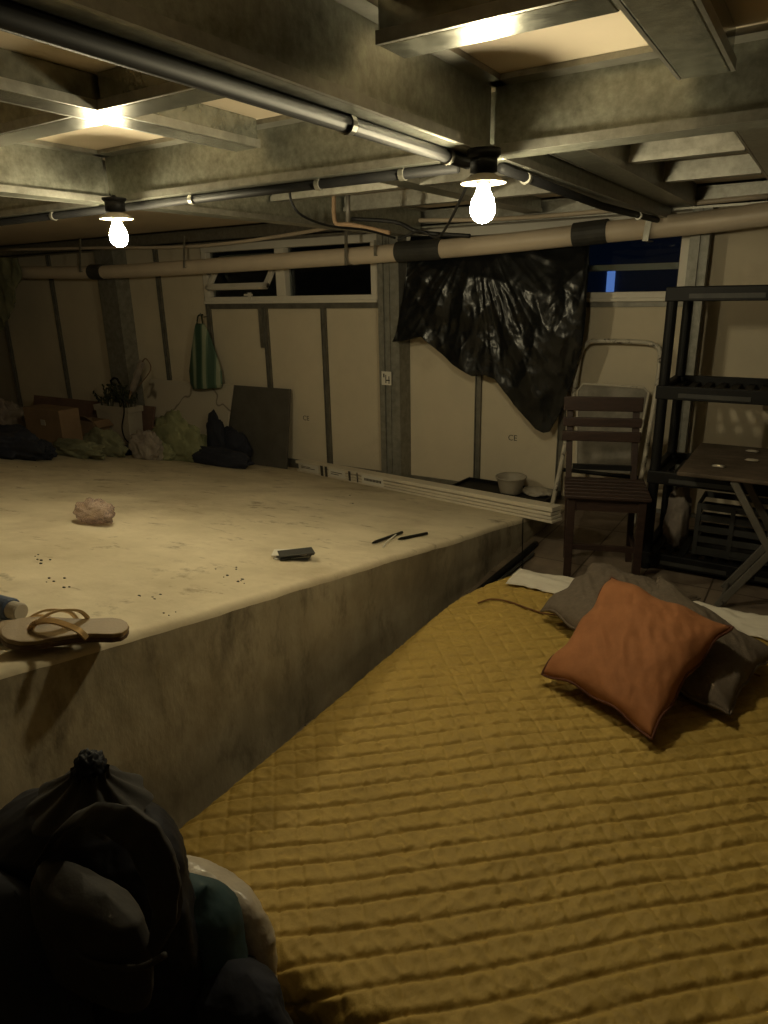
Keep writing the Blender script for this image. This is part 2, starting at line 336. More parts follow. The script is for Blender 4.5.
cbeam_y('steel_beam', XA, YB+.09, 4.24, ZM, ZC, .09, 1, 'dark main beam from the right hand bulb back to the wall above the black sheet')
cbeam_y('steel_beam', XL, YB+.09, 4.24, ZM, ZC, .09, 1, 'dark main beam from the left hand bulb back to the wall')
cbeam_x('steel_beam', YB, XA+.008, 2.4, ZM, ZC, .09, 'galvanised cross beam running right from the right hand bulb')
cbeam_x('steel_beam', YB, XL+.01, XA-.10, ZM, ZC, .09, 'galvanised cross beam between the two hanging bulbs')
cbeam_x('steel_beam', YB, -8.6, XL-.10, ZM, ZC, .09, 'galvanised cross beam running left from the left hand bulb')
cbeam_y('steel_joist', XJ, -1.9, YB-.065, ZJ, ZC, .087, 1, 'lighter joist crossing the left ceiling bay towards the cross beam', m='galvj')
cbeam_y('steel_joist', XR, -1.9, YB-.065, ZJ, ZC, .097, 1, 'wide joist at the top right coming towards the camera', m='galvj')
cbeam_x('steel_joist', 1.212, XL+.055, XJ-.097, ZJ, ZC, .093, 'short cross joist left of the crossing in the left ceiling bay', m='galvj')
cbeam_x('steel_joist', 1.212, XJ+.01, XA-.10, ZJ, ZC, .093, 'short cross joist right of the crossing in the left ceiling bay', m='galvj')
cbeam_x('steel_joist', 1.212, XA+.055, XR-.107, ZJ, ZC, .093, 'cross joist at the top centre with the bright bulb reflection', m='galvj')
cbeam_x('steel_joist', 1.212, XR+.01, 2.4, ZJ, ZC, .093, 'cross joist at the top right corner', m='galvj')
cbeam_y('steel_joist', XJ, YB+.09, 4.24, ZJ, ZC, .087, 1, 'dark joist holding the right ends of the pale cross pieces left of the centre pipes')
XQ = -.215
cbeam_y('steel_joist', XQ, YB+.09, 4.24, ZJ, ZC, .097, 1, 'dark joist at the right edge holding the cross pieces above the window')
cbeam_y('steel_joist', -.70, YB+.09, 4.24, ZJ-.03, ZC, .10, 1, 'dark joist doubled beside the main beam above the right hand window')
cells = ((XL+.01, XJ-.097, 'left of the centre pipes'), (XJ+.01, XA-.10, 'behind the right hand bulb'), (-.69, XQ-.107, 'above the right hand window'), (XQ+.01, 1.6, 'at the right edge beyond the dark joist'))
for x0, x1, where in cells:
    for y, wd, q in ((2.76, .05, 'nearer'), (3.36, .05, 'farther')):
        cbeam_x('cross_piece', y, x0, x1, ZJ-.004, ZC-.006, wd, 'galvanised cross piece %s, %s of the pair' % (where, q), m='galvplain')
# ledger channel along the head of the wall
def ledger(x0, x1, lab, ya=4.25):
    z0, z1 = 1.748, 1.855
    b = B(); box(b, x0, x1, ya, YW-.005, z0, z0+.012); box(b, x0, x1, ya, YW-.005, z1-.012, z1); box(b, x0, x1, ya+.045, ya+.055, z0+.012, z1-.012); box(b, x0, x1, ya, ya+.006, z0-.012, z0+.014); box(b, x0, x1, ya, ya+.006, z1-.018, z1)
    tag(obj('ledger_channel', b, 'galvplain'), lab, 'steel channel')
ledger(-.84, 2.3, 'shiny galvanised channel on the wall head above the shelf rack')
ledger(-2.45, -.95, 'galvanised channel on the wall head above the black sheet')
ledger(-8.6, -2.56, 'long galvanised channel on the wall head above the left hand window')
# wall posts
def post(x0, x1, lab, y0=4.24, z1=1.745, split=None):
    b = B(); box(b, x0, x1, y0, y0+.012, -.05, z1); box(b, x0, x0+.012, y0+.012, YW-.001, -.05, z1); box(b, x1-.012, x1, y0+.012, YW-.001, -.05, z1)
    o = tag(obj('steel_post', b, 'postgalv'), lab, 'post')
    if split:
        t = B(); box(t, x0+.02, x0+.055, y0-.02, y0, -.05, z1); box(t, x0+.085, x0+.10, y0-.012, y0, -.05, z1); obj('stiffener', t, 'postgalv', o)
    return o
pc = post(-2.70, -2.53, 'galvanised steel wall post between the two windows', split=True)
b = B(); p = at(387, 378, Y=4.215); box(b, p.x-.045, p.x+.035, 4.214, 4.2185, p.z-.05, p.z+.045); lb = obj('sticker', b, 'white', pc); lb['label'] = 'torn white paper sticker'
b = B(); box(b, p.x-.012, p.x+.024, 4.2125, 4.2142, p.z-.02, p.z-.012); box(b, p.x-.012, p.x-.006, 4.2125, 4.2142, p.z-.036, p.z+.022); box(b, p.x+.014, p.x+.02, 4.2125, 4.2142, p.z-.04, p.z+.012); box(b, p.x-.03, p.x-.02, 4.2125, 4.2142, p.z+.004, p.z+.03); obj('sticker_print', b, 'ink', lb)
post(-5.72, -5.47, 'wide dull steel wall post behind the planter clutter at left')
post(-.715, -.62, 'bright galvanised wall post beside the right hand window behind the rack', y0=4.28, split=True)
# ---------------------------------------------------------------- pipes
YP = 4.13; RP = .056
def on(px, py, Y): return at(px, py, Y=Y)
pts = [on(-60,274,YP), on(10,272,YP), on(95,272,YP), on(185,267,YP), on(290,260,YP), on(400,252,YP), on(500,243,YP), on(600,232,YP), on(700,222,YP), on(768,213,YP), on(860,203,YP)]
for q in pts: q.z -= .004
b = tube(B(), smooth_path(pts, 4), RP, 20)
pipe = tag(obj('drain_pipe', b, 'pvcwhite', smooth=True), 'long cream plastic drain pipe running along the wall under the ceiling', 'pipe')
for px0, px1, py0, py1 in ((398,442,252,249), (574,608,235,231), (92,104,272,272)):
    a = on(px0,py0,YP); c = on(px1,py1,YP); o = obj('coupling', tube(B(), [a, c], RP+.008, 20), 'coupling', pipe, smooth=False); o['label'] = 'black taped joint'
pts = [on(0,250,4.22), on(90,248,4.22), on(200,246,4.22), on(300,233,4.22), on(365,222,4.22), on(500,219,4.22), on(640,208,4.22), on(768,196,4.22)]
tag(obj('water_pipe', tube(B(), smooth_path(pts,4), .013, 10), 'pvcwhite', smooth=True), 'thin pale water pipe running above the big drain pipe', 'pipe')
# vertical stubs and elbows near the centre
def P(px, py, Y=2.85): return at(px, py, Y=Y)
tag(obj('pipe_elbow', tube(B(), smooth_path([P(334,196), P(334,214), P(337,224), P(352,225), P(390,233)], 6), .010, 12), 'card', smooth=True), 'cream bent pipe dropping beside the rusty stub, left of centre', 'pipe')
tag(obj('pipe_stub', tube(B(), [P(348,195), P(348,222)], .011, 12), 'rim', smooth=True), 'rusty vertical pipe stub beside the cream elbow', 'pipe')
tag(obj('branch_pipe', tube(B(), smooth_path([P(352,219), P(395,222), P(420,232), P(470,236)], 5), .009, 12), 'blackpl', smooth=True), 'dark branch pipe running right from the rusty stub', 'pipe')
def strap(px, py0, py1, lab, wd=.022, px1=None):
    a = at(px, py0, Y=YP-.075); c = at(px1 or px, py1, Y=YP-.075)
    b = B(); bar(b, a, c, wd, .006, up=(0,1,0)); bar(b, Vector((c.x, c.y, c.z+.003)), Vector((c.x, YP+.06, c.z+.003)), wd, .006, up=(0,0,1))
    return tag(obj('pipe_hanger', b, 'galvplain'), lab, 'bracket')
strap(346, 223, 265, 'flat steel hanger holding the drain pipe left of the black joint')
strap(657, 178, 241, 'slanted bright steel hanger holding the drain pipe beside the right hand window', .03, px1=645)
strap(80, 238, 272, 'small steel hanger holding the drain pipe at the far left')
strap(184, 236, 268, 'thin steel hanger at the left end of the left hand window', .016)
strap(375, 240, 256, 'short dark hanger beside the steel post', .016)
# black conduits under the beams with steel clips
def conduit(pts, lab, clips=(), r=.010):
    o = tag(obj('black_conduit', tube(B(), pts, r, 12), 'conduit', smooth=True), lab, 'conduit')
    for c in clips:
        a = Vector(c[0]); d = (Vector(c[1])-a).normalized()*.008
        cl = obj('clip', tube(B(), [a-d, a+d], r+.004, 12), 'galvplain', o)
    return o
zc = ZM-.013
zc = ZM-.015
conduit([(XA-.055, -1.5, zc), (XA-.055, YB-.02, zc)], 'thick black conduit strapped under the large main beam', [((XA-.055, 1.27, zc), (XA-.055, 3, zc)), ((XA-.055, 1.7, zc), (XA-.055, 3, zc))], r=.016)
conduit([(XA-.11, YB+.035, zc), (XL+.02, YB+.035, zc)], 'black conduit strapped under the cross beam between the bulbs', [((x, YB+.035, zc), (0, YB+.035, zc)) for x in (-1.1, -1.40, -1.95)], r=.014)
conduit([(XL-.02, YB+.035, zc), (-6, YB+.035, zc)], 'black conduit strapped under the cross beam left of the left hand bulb', [((-2.75, YB+.035, zc), (0, YB+.035, zc))], r=.014)
o = conduit([(XA-.02, YB+.12, zc), (XA-.03, 3.0, zc-.012), (XA-.02, 4.0, zc)], 'black conduit under the dark main beam from the right hand bulb to the wall', [((XA-.021, 2.15, zc-.005), (XA-.03, 3, zc-.014)), ((XA-.022, 3.6, zc-.008), (XA-.02, 4, zc-.004))], r=.014)
# loose black cable
tag(obj('loose_cable', tube(B(), smooth_path([P(289,186,2.25), P(292,203,2.25), P(303,216,2.3), P(330,226,2.5), P(366,230,2.7), P(395,238,2.85)], 6), .005, 8), 'blackpl', smooth=True), 'thin black cable sagging below the ceiling left of centre', 'cable')
tag(obj('loose_cable', tube(B(), smooth_path([(XA-.1, YB+.1, ZM-.03), P(440,236,2.7), P(420,231,2.8), P(398,240,2.85)], 6), .005, 8), 'blackpl', smooth=True), 'thin black cable running behind the right hand bulb', 'cable')
# ---------------------------------------------------------------- hanging bulbs
def bulb(x, y, z, zt, lab):
    t = thing('hanging_bulb', lab, 'light bulb', (x, y, z))
    pts = [(0,-.058),(.012,-.056),(.024,-.048),(.031,-.034),(.032,-.02),(.028,-.002),(.018,.018),(.014,.03),(.014,.036)]
    o = obj('glass_bulb', lathe(B(), [(max(r,.0005), q) for r, q in pts], n=24), 'bulb', t, smooth=True)
    o = obj('reflector_disc', lathe(B(), [(.013,.046),(.035,.044),(.055,.036),(.058,.036),(.057,.041),(.03,.056),(.014,.060)], n=36), 'tub', t, smooth=True)
    o = obj('socket', lathe(B(), [(.0005,.034),(.019,.034),(.022,.06),(.034,.062),(.034,.095),(.016,.105),(.005,.115)], n=20), 'blackpl', t, smooth=True)
    o = obj('ceiling_rose', lathe(B(), [(.0005, .093),(.036, .093),(.042, .10),(.042, zt-z),(.0005, zt-z)], n=24), 'blackpl', t, smooth=True)
BY = 1.76
p = at(483, 199, Y=BY); bulb(p.x, p.y, p.z, ZM, 'lit bare bulb under a pale disc hanging in front of the black bag')
p = at(118, 230, Y=BY); bulb(p.x, p.y, p.z, ZM, 'lit bare bulb under a pale disc hanging at the left')
# ---------------------------------------------------------------- black sheet draped over the window
outline = [(399,341),(404,341),(427,336),(442,350),(458,364),(477,375),(489,374),(500,378),(517,402),(539,427),(547,431),(553,430),(563,411),(574,383),(586,346),(591,305),(592.5,262)]
def interp(tab, x):
    for (a, ya), (c, yc) in zip(tab, tab[1:]):
        if x <= c: return ya + (yc-ya)*max(0, x-a)/(c-a)
    return tab[-1][1]
YS = 4.235
def sheet(u, v):
    px = 399 + 193.5*u; bot = interp(outline, px); top = 236 if px > 411 else 341 - (px-399)/12*95
    py = top + (bot-top)*v; q = at(px, py, Y=YS)
    a = Vector((q.x*1.0, q.z*.8, 0)); cx = at(480, 240, Y=YS)
    ang = math.atan2(q.x-cx.x, cx.z-q.z+.12); rad = math.hypot(q.x-cx.x, q.z-cx.z)
    f = .020*ridged((ang*1.5, rad*.5, 2), 1.6, 3) + .030*fbm((q.x*2.6, q.z*1.8, 7), 1, 3) + .007*ridged((q.x*6, q.z*4, 4), 1, 3)
    q.y = YS - f*min(1, .3 + v*1.2) - .02*math.sin(v*math.pi) - (.04 if v > .3 else .04*v/.3)
    return q
b = B(); grid(b, 190, 150, sheet)
o = tag(obj('plastic_sheet', b, 'foil', smooth=True), 'glossy black plastic sheet draped from the drain pipe over the window', 'plastic sheet')
sm = o.modifiers.new('solid', 'SOLIDIFY'); sm.thickness = .003
# ---------------------------------------------------------------- bed
BX0, BX1, BY0, BY1, BZ = -1.125, .50, .68, 2.63, .185
bt = thing('bed', 'double mattress bed under a mustard yellow quilt beside the platform', 'bed', (0,0,0))
b = B(); box(b, BX0+.05, BX1-.05, BY0+.05, BY1-.03, .0, .16); obj('mattress', b, 'mattress', bt, bevel=.04)
qa = math.radians(-41+.0)                         # the quilting runs across the bed at an angle
qc, qs = math.cos(math.radians(50)), math.sin(math.radians(50))
CU1, CV1 = .056, .057
def seam(d, wdt): return math.exp(-(d/wdt)**2)
def quilt(u, v):
    # u across, v along, with skirts folding down at the edges
    W = BX1-BX0; Ln = BY1-BY0; sk = .20
    s = -sk + (W+2*sk)*u; t = -sk + (Ln+sk-.02)*v
    R = .055
    def fold(d):                                   # distance outside edge -> (shift, drop)
        if d <= -R: return d, 0
        a = (d+R)/R
        if a < math.pi/2: return -R + R*math.sin(a), R*(1-math.cos(a))
        return 0 + (d+R-R*math.pi/2)*.10, R + (d+R-R*math.pi/2)*.99
    dx0, z0 = fold(-s); dx1, z1 = fold(s-W); dy0, z2 = fold(-t)
    x = BX0 + (s if -s < -R and s-W < -R else (-dx0 if s < W/2 else W+dx1)); y = BY0 + (t if -t < -R else -dy0)
    drop = max(z0, z1, z2); z = BZ - drop
    # low sag and large wrinkles, far corner pulled in
    if s < W/2: x += .11*max(0, (y-(BY1-.45))/.45)**2*max(0, 1-max(0,s)/.5)
    z += .012*fbm((x*1.7, y*1.7, 3), 1, 3)
    e = (s*math.cos(math.radians(41)) + t*math.sin(math.radians(41))); g_ = (-s*math.sin(math.radians(41)) + t*math.cos(math.radians(41)))
    # rows run along the viewer's left-right direction
    rr = s*(-math.sin(math.radians(41))) + t*math.cos(math.radians(41)); cc = s*math.cos(math.radians(41)) + t*math.sin(math.radians(41))
    rr += .010*fbm((s*2, t*2, 9), 1, 2); cc += .012*fbm((s*2.2, t*2.2, 4), 1, 2)
    dr = (rr/CV1 - round(rr/CV1))*CV1; dc = (cc/CU1 - round(cc/CU1))*CU1
    puff = (abs(math.cos(math.pi*(dr/CV1)))**.0) 
    h = .0095*(1-(abs(dr)/CV1*2-1)**2*1.0)*0 
    pr_ = min(1, abs(dr)/(CV1*.5)); pc_ = min(1, abs(dc)/(CU1*.5))
    ar, ac = abs(dr), abs(dc)
    h = .0008*(1-(1-pr_)**2)*(.5+.5*pc_) - .0034*math.exp(-(ar/.0036)**2) - .0030*math.exp(-(ac/.0036)**2)*(.35+.65*max(0, min(1, 1.3-s*.8)))
    nr = noise.noise(((cc+rr*.8)*30, (rr-cc)*8, 2)); n2 = noise.noise(((cc*.6-rr)*26, (rr+cc)*12, 7)); h += (.0040*(1-2*abs(nr)) + .0036*(1-2*abs(n2)))*min(1, pr_*2.5)*(1.1-.6*pr_)
    h += .0014*noise.noise((s*46, t*46, 5)) + .002
    if drop > .03: 
        n = .9; 
        if z0 == drop: x -= h
        elif z1 == drop: x += h
        else: y -= h
    else: z += h
    # the far end of the quilt sinks a little at its corners
    return (x, y, max(z, .004))
b = B(); grid(b, 600, 640, quilt); q = obj('quilt', b, 'quilt', bt, smooth=True); q['label'] = 'mustard yellow quilt stitched in small squares'
def sheetf(u, v):
    x = BX0+.15 + (BX1-BX0-.2)*u; y = BY1-.16 + .215*v
    over = max(0, y-(BY1+.0)); z = BZ + .004 - (over/.07)**1.5*.13 if over > 0 else BZ+.006 + .012*min(1, v*2)
    z += .010*ridged((x*5, y*9, 1), 1, 3) + .008*fbm((x*12, y*12, 1), 1, 2); y += .02*fbm((x*3, 1, 1), 1, 3)
    cor = max(0, BX0+.22-x); y -= cor**2*1.5
    return (x, y, max(z, .01))
b = B(); grid(b, 140, 40, sheetf); o = obj('bed_sheet', b, 'sheet', bt, smooth=True); o['label'] = 'crumpled white sheet edge at the far end'
sm = o.modifiers.new('solid', 'SOLIDIFY'); sm.thickness = .004
# dark bound edge of a folded over strip
pts = [at(478,603,Z=BZ+.016), at(492,599,Z=BZ+.016), at(510,602,Z=BZ+.016), at(527,608,Z=BZ+.016), at(548,614,Z=BZ+.016), at(600,622,Z=BZ+.016), at(760,676,Z=BZ+.016)]
o = obj('quilt_binding', tube(B(), smooth_path(pts, 6), .0035, 8), 'quiltpipe', bt, smooth=True); o['label'] = 'dark brown bound seam'
# ---------------------------------------------------------------- pillows
def pillow(name, lab, L_, T_, R_, B_, th, m, seed, seamm=None, zip_=False):
    # corners: left, top, right, bottom
    Ls, Ts, Rs, Bs = [Vector(p) for p in (L_, T_, R_, B_)]
    nrm = (Rs-Ls).cross(Ts-Bs).normalized()
    if nrm.z < 0: nrm = -nrm
    n = 48; b = B(); edge = {}
    def pt(u, v, sgn):
        uu = u*(1-.10*(1-v*v)*abs(u)); vv = v*(1-.10*(1-u*u)*abs(v))
        a = (uu+1)/2; c = (vv+1)/2
        p = (Bs*(1-a)+Rs*a)*(1-c) + (Ls*(1-a)+Ts*a)*c
        k = max(0, (1-u*u)*(1-v*v))**.42
        wr = .010*fbm((u*1.1+seed, v*1.1, sgn), 1.2, 3)*k + .011*ridged((u*1.0+v*1.8+seed, (v-u)*4.5, sgn), .8, 3)*k*(.3+.7*(.5-.5*v))
        edgepull = .012*math.sin(u*9+seed)*(abs(v)**6) + .010*math.sin(v*8+seed*2)*(abs(u)**6)
        return p + nrm*(sgn*(th*k) + (wr if sgn > 0 else 0) + edgepull)
    for sgn in (1, -1): 
        grid(b, n, n, lambda s, t: pt(s*2-1, t*2-1, sgn))
    bmesh.ops.remove_doubles(b, verts=b.verts[:], dist=.0008)
    o = tag(obj(name, b, m, smooth=True), lab, 'cushion')
    if seamm:
        loop = [pt(t/20-1, -1, 1) for t in range(40)] + [pt(1, t/20-1, 1) for t in range(40)] + [pt(1-t/20, 1, 1) for t in range(40)] + [pt(-1, 1-t/20, 1) for t in range(40)]
        obj('piping', tube(B(), loop, .004, 8, closed=True), seamm, o, smooth=True)
    return o
Z0 = BZ+.02
pillow('cushion', 'grey brown square cushion lying flat behind the orange one, left of the pair', at(541,606,Z=Z0+.05), at(595,562,Z=Z0+.12), at(700,598,Z=Z0+.10), at(620,668,Z=Z0+.05), .06, 'greyp', 1.3, 'greyp')
pillow('cushion', 'grey brown square cushion at the right behind the orange one', at(600,650,Z=Z0+.05), at(659,577,Z=Z0+.15), at(775,655,Z=Z0+.06), at(729,719,Z=Z0+.01), .06, 'greyp', 4.2, 'greyp')
pillow('cushion', 'rust orange velvet cushion with a dark seam on top of the grey ones', at(541,672,Z=Z0+.03), at(611,574,Z=Z0+.23), at(733,626,Z=Z0+.20), at(652,739,Z=Z0+.02), .065, 'orange', 2.1, 'piping')
# ---------------------------------------------------------------- dark hose at the platform foot
pts = [(-1.20, y, .018+.006*math.sin(y*3)) for y in [.3+.15*k for k in range(22)]]
tag(obj('garden_hose', tube(B(), smooth_path(pts,3), .017, 10), 'blackpl', smooth=True), 'thick black hose lying along the foot of the platform', 'hose')
pts = [(-1.165+.012*math.sin(y*4), y, .012) for y in [.3+.15*k for k in range(21)]]
tag(obj('floor_cable', tube(B(), smooth_path(pts,3), .009, 8), 'coupling', smooth=True), 'thinner dark cable beside the black hose on the floor', 'cable')
a = at(522,571,Z=.0); tag(obj('hanging_string', tube(B(), [(a.x, a.y, 0.002), (at(523,519,Y=a.y).x, a.y, at(523,519,Y=a.y).z)], .003, 6), 'blackpl'), 'thin dark wire standing upright at the platform corner', 'wire')
# ---------------------------------------------------------------- long boxed rails across the platform corner
A0 = Vector((-3.44, 4.255, zp(-3.44,4.255)+.012)); A1 = Vector((-1.07, 3.46, .165))
dirv = (A1-A0).normalized(); side = dirv.cross(Vector((0,0,1))).normalized()   # towards camera-right
def rail(name, off, up, wd, th, s0, s1, m, lab, grp=None, cat='packaged rail'):
    a = A0 + dirv*s0 + side*off + Vector((0,0,up)); c = A0 + dirv*s1 + side*off + Vector((0,0,up))
    return tag(obj(name, bar(B(), a, c, wd, th), m, bevel=.003), lab, cat, grp)
LN = (A1-A0).length
labs = ['lowest white slat of the long bundle across the platform corner', 'second white slat from the bottom of the long bundle', 'third white slat from the bottom of the long bundle']
for k in range(3): rail('white_slat', .035, .008+.0195*k, .09, .016, .04*k, LN-.006*k, 'railbox', labs[k], cat='slat')
rb = rail('rail_carton', .03, .072, .085, .024, -.03, LN-.01, 'railbox', 'long white printed carton on top of the slats across the platform corner', cat='carton')
rail('rail_carton', -.045, .03, .055, .055, -.02, LN-.06, 'railbox', 'plain long white carton behind the printed one, nearer the wall', cat='carton')
for s0, s1, z0, z1, m in ((.03,.10,.02,.075,'white'),(.34,.375,.004,.082,'ink'),(.40,.43,.004,.082,'ink'),(.70,.725,.01,.08,'ink'),(.80,.812,.01,.08,'ink'),(.45,.66,.016,.072,'white'),(.86,1.10,.014,.074,'white'),(.05,.31,.016,.072,'white')):
    a = A0 + dirv*s0 + side*.0815 + Vector((0,0,(z0+z1)/2)); c = A0 + dirv*s1 + side*.0815 + Vector((0,0,(z0+z1)/2))
    obj('printed_label', bar(B(), a, c, .0015, z1-z0), m, rb)
for s0, s1, zz in ((.07,.20,.05),(.07,.26,.04),(.48,.62,.05),(.48,.58,.036)):
    a = A0 + dirv*s0 + side*.0828 + Vector((0,0,zz)); c = A0 + dirv*s1 + side*.0828 + Vector((0,0,zz)); obj('printed_label', bar(B(), a, c, .001, .005), 'ink', rb)
for k in range(12):
    a = A0 + dirv*(.89+k*.016) + side*.0828 + Vector((0,0,.044)); c = a + dirv*.011; obj('printed_label', bar(B(), a, c, .001, .018), 'ink', rb)
# bowl on a dark tray against the wall
tr = at(520, 489, Y=4.2)
b = B(); T = Matrix.Translation((-1.72, 4.22, .04)) @ Matrix.Rotation(math.radians(-4), 4, 'Z'); box(b, -.33,.36,-.13,.13,0,.012,T); box(b,-.33,.36,-.13,-.118,.012,.03,T); box(b,-.33,.36,.118,.13,.012,.03,T); box(b,-.33,-.318,-.118,.118,.012,.03,T); box(b,.348,.36,-.118,.118,.012,.03,T)
tag(obj('mortar_tray', b, 'blackpl'), 'black mixing tray on the floor against the wall behind the long cartons', 'tray')
p = at(510, 491, Y=4.16)
b = lathe(B(), [(.0005,0),(.060,0),(.072,.012),(.088,.085),(.100,.108),(.104,.112),(.102,.118),(.094,.112),(.082,.085),(.066,.018),(.0005,.012)])
o = tag(obj('plastic_bowl', b, 'tub', smooth=True), 'small off white plastic bowl standing in the black tray', 'bowl'); o.location = (p.x, 4.17, .056)
b = heap(B(), (-1.48,4.25,.055), (.09,.06,.035), 3, .3, 3, 4, ground=lambda x,y:.052); tag(obj('mortar_lump', b, 'tub', smooth=True), 'pale lump of dried mortar right of the bowl', 'mortar')
# ---------------------------------------------------------------- things on the platform
p = None
def onp(px, py):
    d = ray(px, py); t = 1.0
    for _ in range(40):
        q = CAM + d*t; t += (q.z - zp(q.x, q.y))/(-d.z+.183*d.y*-1 if False else -d.z)*.8
    return CAM + d*t
def pn(x, y, e=.0): return Vector((x, y, zp(x,y)+e))
# crumpled film
p = onp(92, 524); b = heap(B(), (p.x, p.y+.02, zp(p.x,p.y)+.045), (.075,.05,.045), 5, .24, 3.4, 5, ground=lambda x,y: zp(x,y)+.002)
o = tag(obj('crumpled_film', b, 'pink', smooth=True), 'crumpled ball of pinkish clear plastic film on the platform', 'plastic film')
# stack of thin cards
p = onp(293, 558); st = Vector((p.x, p.y, p.z))
for k in range(5):
    b = B(); T = Matrix.Translation(pn(st.x+.004*k*(-1)**k, st.y, .003+.0052*k)) @ Matrix.Rotation(math.radians(40+7*((k*37)%5-2)), 4, 'Z') @ Matrix.Rotation(math.radians(-7+.6*k), 4, 'X')
    box(b, -.062,.062,-.04,.04,0,.0028,T)
    tag(obj('card', b, 'white' if k in (1,3) else 'coupling'), ['bottom dark card of the small pile on the platform edge', 'second card from the bottom of the small pile, pale', 'middle dark card of the small pile', 'fourth card up in the small pile, pale', 'top dark card of the small pile on the platform edge'][k], 'card', 'cards in the small pile')
# two black sticks
for (a, c, lab) in (((372,545),(402,534),'black pen with its tip to the left, left of the two on the platform'), ((398,541),(427,535),'black pen lying further right of the two on the platform')):
    A = onp(*a); C = onp(*c); A = pn(A.x,A.y,.008); C = pn(C.x,C.y,.008)
    o = tag(obj('pen', tube(B(), [A, A.lerp(C,.06), A.lerp(C,.1), C], [.002,.005,.0065,.0065], 10), 'blackpl', smooth=True), lab, 'pen')
A = onp(383,548); C = onp(396,538); tag(obj('cable_tie', tube(B(), smooth_path([pn(A.x,A.y,.004), pn((A.x+C.x)/2-.01,(A.y+C.y)/2,.006), pn(C.x,C.y,.016)],5), .003, 6), 'white'), 'thin pale tie between the two black pens', 'cable tie')
# grit
b = B()
for px, py, n in ((12,463,3),(25,466,3),(34,468,3),(80,474,1),(186,477,1),(236,582,6),(150,597,5),(60,583,6),(226,572,4),(45,560,6),(345,500,2),(172,617,3)):
    for k in range(n):
        q = onp(px+random.uniform(-14,14), py+random.uniform(-5,5)); r = random.uniform(.0015,.0045)
        bmesh.ops.create_icosphere(b, subdivisions=1, radius=1, matrix=Matrix.Translation(pn(q.x,q.y,.002)) @ Matrix.Diagonal((r*1.6,r,r*.6,1)))
o = tag(obj('grit', b, 'ink'), 'dark crumbs of grit scattered over the platform top', 'grit'); o['kind'] = 'stuff'
# flip flop
def flipflop(hp, tp, lab, dz=0, mir=1):
    heel = onp(*hp); toe = onp(*tp); c = (heel+toe)/2; d = Vector((heel.x-toe.x, heel.y-toe.y, 0)); ln = d.length; ang = math.atan2(d.y, d.x)
    t = thing('flip_flop', lab, 'flip flop', pn(c.x, c.y, dz), ang)
    t.rotation_euler = (math.atan(-.183*math.cos(ang))*.9 + (.14 if dz else 0), math.atan(.183*math.sin(ang)), ang)
    h = ln/2
    def wd(s):                                     # half widths along the length, s 0 toe .. 1 heel
        tab = [(0,.0),(.02,.022),(.07,.038),(.16,.049),(.28,.051),(.42,.043),(.58,.034),(.72,.034),(.86,.036),(.94,.030),(.985,.015),(1,.0)]
        return 1.15*interp(tab, s)
    for nm, z0, z1, k, m in (('sole', .002, .013, 1.0, 'soleb'), ('footbed', .013, .023, .985, 'sandal')):
        b = B(); out = []
        N_ = 60
        for i in range(N_+1): s = i/N_; out.append((-h+s*ln, mir*(wd(s)*k + .006*math.sin(s*math.pi*1.1))))
        for i in range(N_-1, 0, -1): s = i/N_; out.append((-h+s*ln, mir*(-wd(s)*k + .010*math.sin(s*math.pi))))
        bot = [b.verts.new((x,y,z0+.010*max(0,(-x/h-.55)))) for x,y in out]; top = [b.verts.new((x,y,z1+.010*max(0,(-x/h-.55)))) for x,y in out]
        b.faces.new(bot[::-1]); b.faces.new(top); n = len(out)
        for i in range(n): b.faces.new((bot[i],bot[(i+1)%n],top[(i+1)%n],top[i]))
        obj(nm, b, m, t, bevel=.002)
    for sy in (1, -1):
        pts = smooth_path([(-h+.055, 0, .022), (-h+.066, 0, .038), (-h+.10, .022*sy, .052), (-h+.145, .043*sy, .042), (-h+.165, .046*sy, .022)], 8)
        b = B(); 
        for a_, c_ in zip(pts, pts[1:]): bar(b, a_, c_ + (c_-a_)*.15, .012, .005, up=(0, sy*.5, 1))
        obj('strap', b, 'gold', t)
    return t
flipflop((113, 634), (-8, 638), 'gold brown rubber flip flop mostly hidden under its mate', 0, -1)
flipflop((131, 644), (2, 652), 'gold brown rubber flip flop on top of its mate on the platform edge', .024)
# bottle lying beyond the flip flop at the picture's left edge
a = onp(20, 622); d = (onp(-60, 600)-a).normalized(); A = pn(a.x,a.y,.028); 
C = A + Vector((d.x,d.y,0)).normalized()*.20; C.z = zp(C.x,C.y)+.028
bt2 = tag(obj('bottle', tube(B(), [A.lerp(C,.10), A.lerp(C,.12), C], [.024,.027,.027], 20), 'bluel'), 'small bottle with a blue label and white cap lying beside the flip flop', 'bottle')
obj('cap', tube(B(), [A.lerp(C,-.06), A.lerp(C,-.04), A.lerp(C,.10)], [.018,.021,.021], 20), 'tub', bt2)
